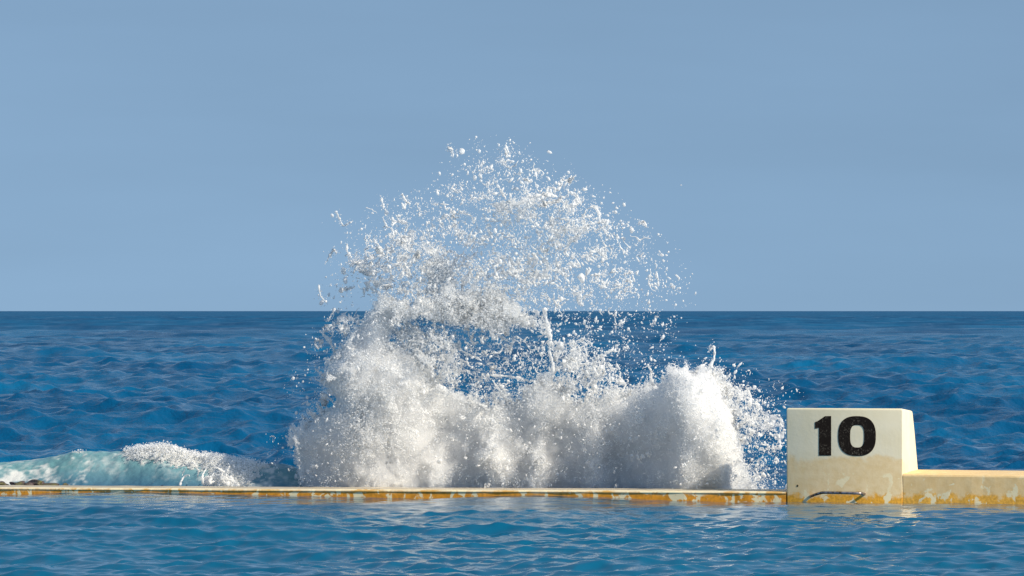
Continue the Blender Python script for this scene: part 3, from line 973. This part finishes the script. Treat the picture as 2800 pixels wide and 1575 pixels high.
WJ = np.where((GY < 1010) & (D_lace > 0.1), D_lace ** 1.2, 0) * (1 - blur(body_m, 6 / GS)).clip(0, 1)
WJ = WJ + 0.10 * np.clip(E, 0, 1) * (GY < 760)
WJ = (WJ / WJ.sum()).ravel()
for k in range(140):
    c_ = gs.choice(WJ.size, p=WJ)
    x_, y_ = GX.ravel()[c_], GY.ravel()[c_]
    ang = math.atan2(y_ - 1300, x_ - 950) + gs.normal(0, 1.1)
    n_p = int(gs.integers(3, 7)); stp = gs.uniform(7, 15); r_ = gs.uniform(2.2, 5.5)
    pts_, rad_ = [], []
    for q_ in range(n_p):
        pts_.append((x_, y_)); rad_.append(r_ * gs.uniform(0.5, 1.5) * (0.5 if q_ in (0, n_p - 1) else 1.0))
        ang += gs.normal(0, 0.75); x_ += stp * math.cos(ang); y_ += stp * math.sin(ang)
    STR.append((pts_, rad_))
gj = np.random.default_rng(2200)
top = [(150, 1165), (262, 1085), (262, 955), (330, 850), (420, 840), (560, 870), (690, 990), (830, 1040), (1000, 1040), (1068, 960), (1160, 980), (1290, 1040), (1400, 1010), (1560, 968), (1640, 920), (1740, 940), (1790, 1050), (1850, 1180)]
seg = np.array([math.dist(p_, q_) for p_, q_ in zip(top, top[1:])]); cs = np.concatenate([[0], np.cumsum(seg)])
for k in range(90):
    d_ = gj.uniform(0, cs[-1]); i_ = int(np.searchsorted(cs, d_) - 1); i_ = max(0, min(i_, len(seg) - 1))
    f_ = (d_ - cs[i_]) / seg[i_]
    x0 = top[i_][0] * (1 - f_) + top[i_ + 1][0] * f_; y0 = top[i_][1] * (1 - f_) + top[i_ + 1][1] * f_ + 12
    ux, uy = x0 - 1000, (y0 - 1750)
    ux += gj.normal(0, 260); L = math.hypot(ux, uy); ux, uy = ux / L, uy / L
    ln = gj.uniform(14, 58); cur = gj.normal(0, 7)
    STR.append(([(x0, y0), (x0 + ux * ln * .5 + cur * .3, y0 + uy * ln * .5), (x0 + ux * ln + cur, y0 + uy * ln)], (gj.uniform(6, 10), gj.uniform(3, 5), gj.uniform(1.5, 3))))
LV, LF, ln_ = [], [], 0
for k in range(300):
    c_ = gs.choice(WJ.size, p=WJ)
    x_, y_ = GX.ravel()[c_], GY.ravel()[c_]
    base = gs.normal(0, 0.2); ang0 = math.atan2(y_ - 1300, x_ - 950) + gs.normal(0, 1.2)
    for br in range(int(gs.integers(1, 4))):
        ang = ang0 + br * gs.uniform(1.2, 2.6)
        n_p = int(gs.integers(4, 8)); stp = gs.uniform(4, 9); r_ = gs.uniform(1.4, 4.0)
        xx, yy = x_, y_; W_, R_ = [], []
        for q_ in range(n_p):
            W_.append(q2w(xx, yy, base + gs.normal(0, 0.008))); R_.append(r_ * gs.uniform(0.45, 1.5) * (1.3 - q_ / n_p) * QM)
            ang += gs.normal(0, 0.6); xx += stp * math.cos(ang); yy += stp * math.sin(ang)
        v_, f_ = tube_arrays(W_, R_, 5)
        LV.append(v_); LF.append(f_ + ln_); ln_ += len(v_)
link_mesh("torn_water", mesh_np("torn_water", np.concatenate(LV), np.concatenate(LF)), M_DROP, splash)["kind"] = "stuff"
for n_, (pts, rad) in enumerate(STR):
    g3 = np.random.default_rng(3000 + n_)
    m_ = 60 if n_ < len(STR) - 90 else 130
    t_ = g3.uniform(0, len(pts) - 1, m_)
    ax = np.interp(t_, range(len(pts)), [p_[0] for p_ in pts]) + g3.normal(0, 5, m_) * np.exp(g3.normal(0, .6, m_))
    ay = np.interp(t_, range(len(pts)), [p_[1] for p_ in pts]) + g3.normal(0, 5, m_) * np.exp(g3.normal(0, .6, m_))
    TS += [q2w(x_, y_, g3.normal(0, .08))[:] for x_, y_ in zip(ax, ay)]
    bmask = pts[0][1] > 900
    me = strand_mesh("water_thread", pts, rad, 1.2, 1200 + n_, -0.1 if bmask else rng.normal(0, 0.2))
    link_mesh("water_thread", me, M_DROP, splash)

TS = np.array(TS)
spray("fine_spray", TS, np.clip(np.exp(rng.normal(math.log(0.0034), 0.4, len(TS))), 0.0016, 0.009), splash)

# ------------------------------------------------------------------ breaking wave on the left
def breaking_wave():
    M_CREST = foam_mat("crest_foam", (0.80, 0.79, 0.75), 0.3)
    root = tag(empty("breaking_wave", (-3.3, 3.4, 0)), "low green wave breaking behind the wall, foam along its crest", "wave")
    nx = 330
    d = np.concatenate([np.linspace(41.2, 43.4, 160), np.linspace(43.44, 46.6, 50)])
    ny = len(d)
    p = np.linspace(-500, 900, nx)
    X0, DD = np.meshgrid(p, d)
    kx = [-500, -200, 0, 90, 150, 200, 330, 400, 450, 520, 600, 700, 780, 840, 900]
    ky = [1268, 1262, 1258, 1252, 1240, 1228, 1227, 1220, 1219, 1238, 1246, 1260, 1264, 1280, 1330]
    cy = np.interp(X0, kx, ky)
    lo = field(X0.shape, 1.0, 60, 8, 1.6, 401); fi = field(X0.shape, 1.0, 18, 3, 1.4, 402)
    dc = 42.72 + (530 - X0) * 0.0009 + 0.08 * np.sin(X0 / 130.0)
    H = EYE - (cy - 850) * K * dc + 0.10
    rel = DD - dc
    pf = np.where(rel < 0, np.exp(-(rel / 0.52) ** 2), np.exp(-(rel / 1.5) ** 2))
    Z = -0.13 + H * pf + 0.004 * lo + 0.003 * fi
    end = sstep(-1.0, 0.0, (900 - X0) / 60 - 1)
    # foam amount on the water
    crest = np.exp(-((rel + 0.10) / 0.22) ** 2) * np.interp(X0, [-500, 0, 180, 200, 235, 260, 320, 350, 560, 700, 790, 830], [.5, .4, .0, .6, .6, .25, .35, 1, 1, .9, .6, .1])
    left = np.exp(-((rel + 0.42) / 0.36) ** 2) * np.interp(X0, [-500, 0, 90, 170, 240, 300], [.9, .9, .75, .40, .36, 0])
    right = np.exp(-((rel + 0.42) / 0.34) ** 2) * np.interp(X0, [520, 580, 640, 740, 800], [0, .75, .8, .6, 0])
    foam = np.clip(np.maximum(np.maximum(crest, left), right), 0, 1)
    n1 = field(X0.shape, 1.0, 30, 3, 1.3, 404)
    fm = np.clip(foam * 1.15 + 0.25 * n1 * (foam > 0.03) - 0.38, 0, 0.85)
    thin = np.clip(0.10 + 0.14 * field(X0.shape, 1.0, 45, 4, 1.3, 405), 0, 0.4) * np.clip(pf * 1.4, 0, 1)
    fm = np.maximum(fm, thin)
    Wx = (X0 - 1400) * K * DD
    V = np.stack([Wx, CAMY + DD, Z], -1).reshape(-1, 3)
    me = mesh_np("wave_face", V, grid_faces(ny, nx))
    at = me.attributes.new("foam", "FLOAT", "POINT"); at.data.foreach_set("value", fm.astype(np.float32).ravel())
    deep = np.clip(pf * 1.5 - 0.1, 0, 1) * np.clip(1 - sstep(0.0, 1.2, rel), 0, 1)
    at = me.attributes.new("shallow", "FLOAT", "POINT"); at.data.foreach_set("value", deep.astype(np.float32).ravel())
    a = NT("breaking_water")
    f = a.n("ShaderNodeAttribute", attribute_name="foam").outputs["Fac"]
    s = a.n("ShaderNodeAttribute", attribute_name="shallow").outputs["Fac"]
    geo = a.n("ShaderNodeNewGeometry").outputs["Position"]
    nz = a.noise(geo, 14.0, 5.0, 0.65)
    ff = a.math("ADD", f, a.math("MULTIPLY", a.math("SUBTRACT", nz, 0.5), a.math("MULTIPLY", a.ramp(f, 0.0, 0.3), 0.7)))
    ff = a.ramp(ff, 0.05, 0.9)
    teal = a.mix(a.ramp(a.noise(geo, 2.0, 3.0), 0.35, 0.7), (0.13, 0.29, 0.31), (0.19, 0.37, 0.40))
    wcol = a.mix(s, (0.002, 0.060, 0.180), teal)
    bp = a.n("ShaderNodeBump", {"Strength": 0.4, "Distance": 0.03, "Height": a.noise(geo, 8.0, 4.0)}).outputs[0]
    w = a.n("ShaderNodeBsdfPrincipled", {"Base Color": wcol, "Roughness": 0.12, "IOR": 1.33, "Normal": bp}).outputs[0]
    fo = a.n("ShaderNodeBsdfDiffuse", {"Color": (0.68, 0.69, 0.66, 1), "Normal": bp}).outputs[0]
    a.surf(a.n("ShaderNodeMixShader", {0: ff, 1: w, 2: fo}).outputs[0])
    link_mesh("wave_face", me, a.m, root)
    # tumbling foam standing proud of the crest
    bil = 0.9 - np.abs(field(X0.shape, 1.0, 22, 6, 1.5, 406)) * 0.45 + field(X0.shape, 1.0, 9, 3, 1.2, 407) * 0.15
    cm = np.exp(-((rel + 0.05) / 0.26) ** 2) * np.interp(X0, [185, 200, 225, 245, 290, 330, 380, 450, 540, 640, 760, 800], [0, .45, .45, .1, .25, .35, .95, 1.0, .95, .8, .35, 0])
    cm = cm + np.exp(-((rel + 0.38) / 0.28) ** 2) * np.interp(X0, [540, 600, 680, 760], [0, .5, .45, 0])
    hgt = cm * (0.030 + 0.026 * bil) - 0.018
    ok = hgt > 0
    idx = -np.ones(ok.shape, np.int64); idx[ok] = np.arange(ok.sum())
    q = ok[:-1, :-1] & ok[:-1, 1:] & ok[1:, 1:] & ok[1:, :-1]
    F = np.stack([idx[:-1, :-1][q], idx[:-1, 1:][q], idx[1:, 1:][q], idx[1:, :-1][q]], -1)
    V = np.stack([Wx[ok], (CAMY + DD - 0.8 * hgt)[ok], (Z + hgt)[ok]], -1)
    used = np.zeros(len(V), bool); used[F.ravel()] = True
    re = np.cumsum(used) - 1
    link_mesh("crest_foam", mesh_np("crest_foam", V[used], re[F]), M_CREST, root)
    g = np.random.default_rng(408)
    pv, pu = np.nonzero(ok)
    w_ = np.clip(hgt[ok], 0, None) * np.gradient(d)[pv]; w_ = w_ / w_.sum()
    i_ = g.choice(len(pv), 9000, p=w_)
    v_, u_ = pv[i_], pu[i_]
    P_ = np.stack([Wx[v_, u_] + g.normal(0, 0.02, 9000), (CAMY + DD - 0.8 * hgt)[v_, u_] + g.normal(0, 0.03, 9000), (Z + hgt)[v_, u_] + g.normal(0.004, 0.014, 9000)], -1)
    spray("fine_spray", P_, np.clip(np.exp(g.normal(math.log(0.004), 0.4, 9000)), 0.002, 0.010), root)
breaking_wave()

def pw(X, Y, dy=0.0):
    d = 41.98 + dy
    return px(X, Y, d)

small = tag(empty("small_splash", pw(580, 1326)), "small lilac white splash with looping threads at the wall's back edge", "splash")
for n_, (pts, rad) in enumerate((
        ([(493, 1326), (499, 1308), (511, 1298), (519, 1300)], (3.2, 2.4, 1.8, 1.0)), ([(498, 1300), (501, 1291), (507, 1281)], (1.0, 1.8, 1.0)),
        ([(507, 1274), (517, 1267), (529, 1266), (538, 1275), (543, 1289), (541, 1304)], (1.4, 2.0, 2.0, 2.0, 2.4, 1.4)),
        ([(470, 1283), (490, 1277), (506, 1273)], (0.8, 1.0, 1.0)), ([(555, 1322), (553, 1305), (558, 1290), (564, 1282)], (4, 3, 2, 1.2)),
        ([(575, 1324), (577, 1306), (585, 1292)], (4, 2.5, 1.2)), ([(598, 1324), (601, 1304), (612, 1290), (628, 1276)], (5, 4, 3, 2)),
        ([(630, 1303), (642, 1316), (650, 1326)], (3, 3, 4)), ([(676, 1326), (678, 1314), (683, 1318)], (2, 1.6, 1)), ([(660, 1312), (664, 1306), (668, 1310)], (1.2, 1.6, 1)),
        ([(612, 1290), (596, 1280), (580, 1276)], (3, 2, 1.2)))):
    P = np.array(pts, float); m = 4 * (len(P) - 1) + 1
    s = np.linspace(0, len(P) - 1, m)
    g = np.random.default_rng(600 + n_)
    W = [pw(np.interp(t, range(len(P)), P[:, 0]) + g.normal(0, .7), np.interp(t, range(len(P)), P[:, 1]) + g.normal(0, .7), 0.1 * math.sin(n_ + t)) for t in s]
    rr = np.interp(s, range(len(P)), rad) * np.exp(g.normal(0, .2, m)) * K * 41.98
    link_mesh("water_thread", tube_mesh("water_thread", W, rr, 6), M_DROP, small)
def small_sheet():
    n = 0.0045
    X, Z = np.meshgrid(np.arange(548, 690, 1.1), np.arange(1272, 1332, 1.1))
    m = np.zeros(X.shape, np.float32)
    for val, poly in ((1.0, [(553, 1332), (556, 1305), (575, 1300), (600, 1296), (622, 1300), (640, 1312), (652, 1332)]), (0.7, [(600, 1300), (608, 1285), (628, 1280), (622, 1302)])):
        m = np.maximum(m, blur(inside(poly, X, Z).astype(np.float32), 2.0) * val)
    _, e = worley(X + 6 * field(X.shape, 1.0, 20, 4, 1.4, 701), Z * 0.8 + 5 * field(X.shape, 1.0, 20, 4, 1.4, 702), 13.0, 703)
    t = m * 1.15 - e * 0.75 - 0.22 + 0.12 * field(X.shape, 1.0, 8, 2, 1.2, 704)
    ok = t > 0
    so = np.sqrt(edge_soft(ok, 1.2))
    d = 41.98 + 0.04 * field(X.shape, 1.0, 40, 8, 1.5, 705)
    th = 0.02 * np.sqrt(np.clip(t, 0, 1)) * so + 0.001
    idx = -np.ones(ok.shape, np.int64); idx[ok] = np.arange(ok.sum())
    q = ok[:-1, :-1] & ok[:-1, 1:] & ok[1:, 1:] & ok[1:, :-1]
    k = int(ok.sum())
    a_, b_, c_, d_ = idx[:-1, :-1][q], idx[:-1, 1:][q], idx[1:, 1:][q], idx[1:, :-1][q]
    def P(dd): return np.stack([((X - 1400) * K * dd)[ok], (CAMY + dd)[ok], (EYE - (Z - 850) * K * dd)[ok]], -1)
    V = np.concatenate([P(d - th), P(d + th)])
    F = np.concatenate([np.stack([a_, b_, c_, d_], -1), np.stack([d_, c_, b_, a_], -1) + k])
    link_mesh("foam_lace", mesh_np("foam_lace", V, F), M_LACE, small)
small_sheet()

# ------------------------------------------------------------------ weedy rocks at the far left, flecks on the sea
a = NT("weedy_rock")
pos = a.n("ShaderNodeTexCoord").outputs["Object"]
col = a.mix(a.ramp(a.noise(pos, 9.0, 4.0), 0.4, 0.62), (0.075, 0.050, 0.050), (0.11, 0.10, 0.035))
bp = a.n("ShaderNodeBump", {"Strength": 0.8, "Distance": 0.02, "Height": a.noise(pos, 30.0, 4.0)}).outputs[0]
a.surf(a.n("ShaderNodeBsdfPrincipled", {"Base Color": col, "Roughness": 0.6, "Normal": bp}).outputs[0])
M_ROCK = a.m
def rock(X, Y, w, h, seed, label):
    V, F = ico(4)
    g = np.random.default_rng(seed)
    W = V.copy()
    f = np.zeros(len(V))
    for k in range(14):
        dv = g.normal(size=3); dv /= np.linalg.norm(dv)
        fr = g.uniform(2, 11)
        f += 0.28 / math.sqrt(fr) * np.sin(fr * (V @ dv) + g.uniform(0, 6))
    W *= (1 + f)[:, None]
    p = px(X, Y, 42.35)
    s = K * 42.35
    W = W * np.array([w * s * 0.5, 0.16, h * s])
    o = link_mesh("weedy_rock", mesh_np("weedy_rock", W, F), M_ROCK)
    o.location = p
    tag(o, label, "rock", "weedy rocks behind the wall")
rock(-8, 1328, 52, 9, 81, "olive weedy rock cut by the left edge, behind the wall")
rock(52, 1327, 46, 8, 82, "purple brown weedy rock, middle one behind the wall's left end")
rock(104, 1327, 64, 11, 83, "longest dark weedy rock, right end of the row at far left")
rock(179, 1328, 13, 5, 84, "tiny dark rock standing apart from the weedy row")

M_FLECK = foam_mat("foam_fleck", (0.72, 0.66, 0.52), 0.1)
def fleck(X, Y, w, h, seed, label):
    d = (EYE + 0.08) / ((Y - 850) * K)
    V, F = ico(3)
    g = np.random.default_rng(seed)
    f = np.zeros(len(V))
    for k in range(8):
        dv = g.normal(size=3); dv /= np.linalg.norm(dv)
        f += 0.14 * np.sin(g.uniform(2, 6) * (V @ dv) + g.uniform(0, 6))
    W = V * (1 + f)[:, None] * np.array([w * K * d * 0.5, 0.12, h * K * d * 0.5])
    o = link_mesh("floating_fleck", mesh_np("floating_fleck", W, F), M_FLECK)
    o.location = px(X, Y - h * 0.3, d)
    tag(o, label, "foam fleck", "pale flecks floating on the sea")
fleck(64, 1167, 14, 10, 91, "small beige fleck floating near the left edge of the sea")
fleck(492, 1141, 17, 8, 92, "small beige fleck floating on the sea above the breaking wave's crest")
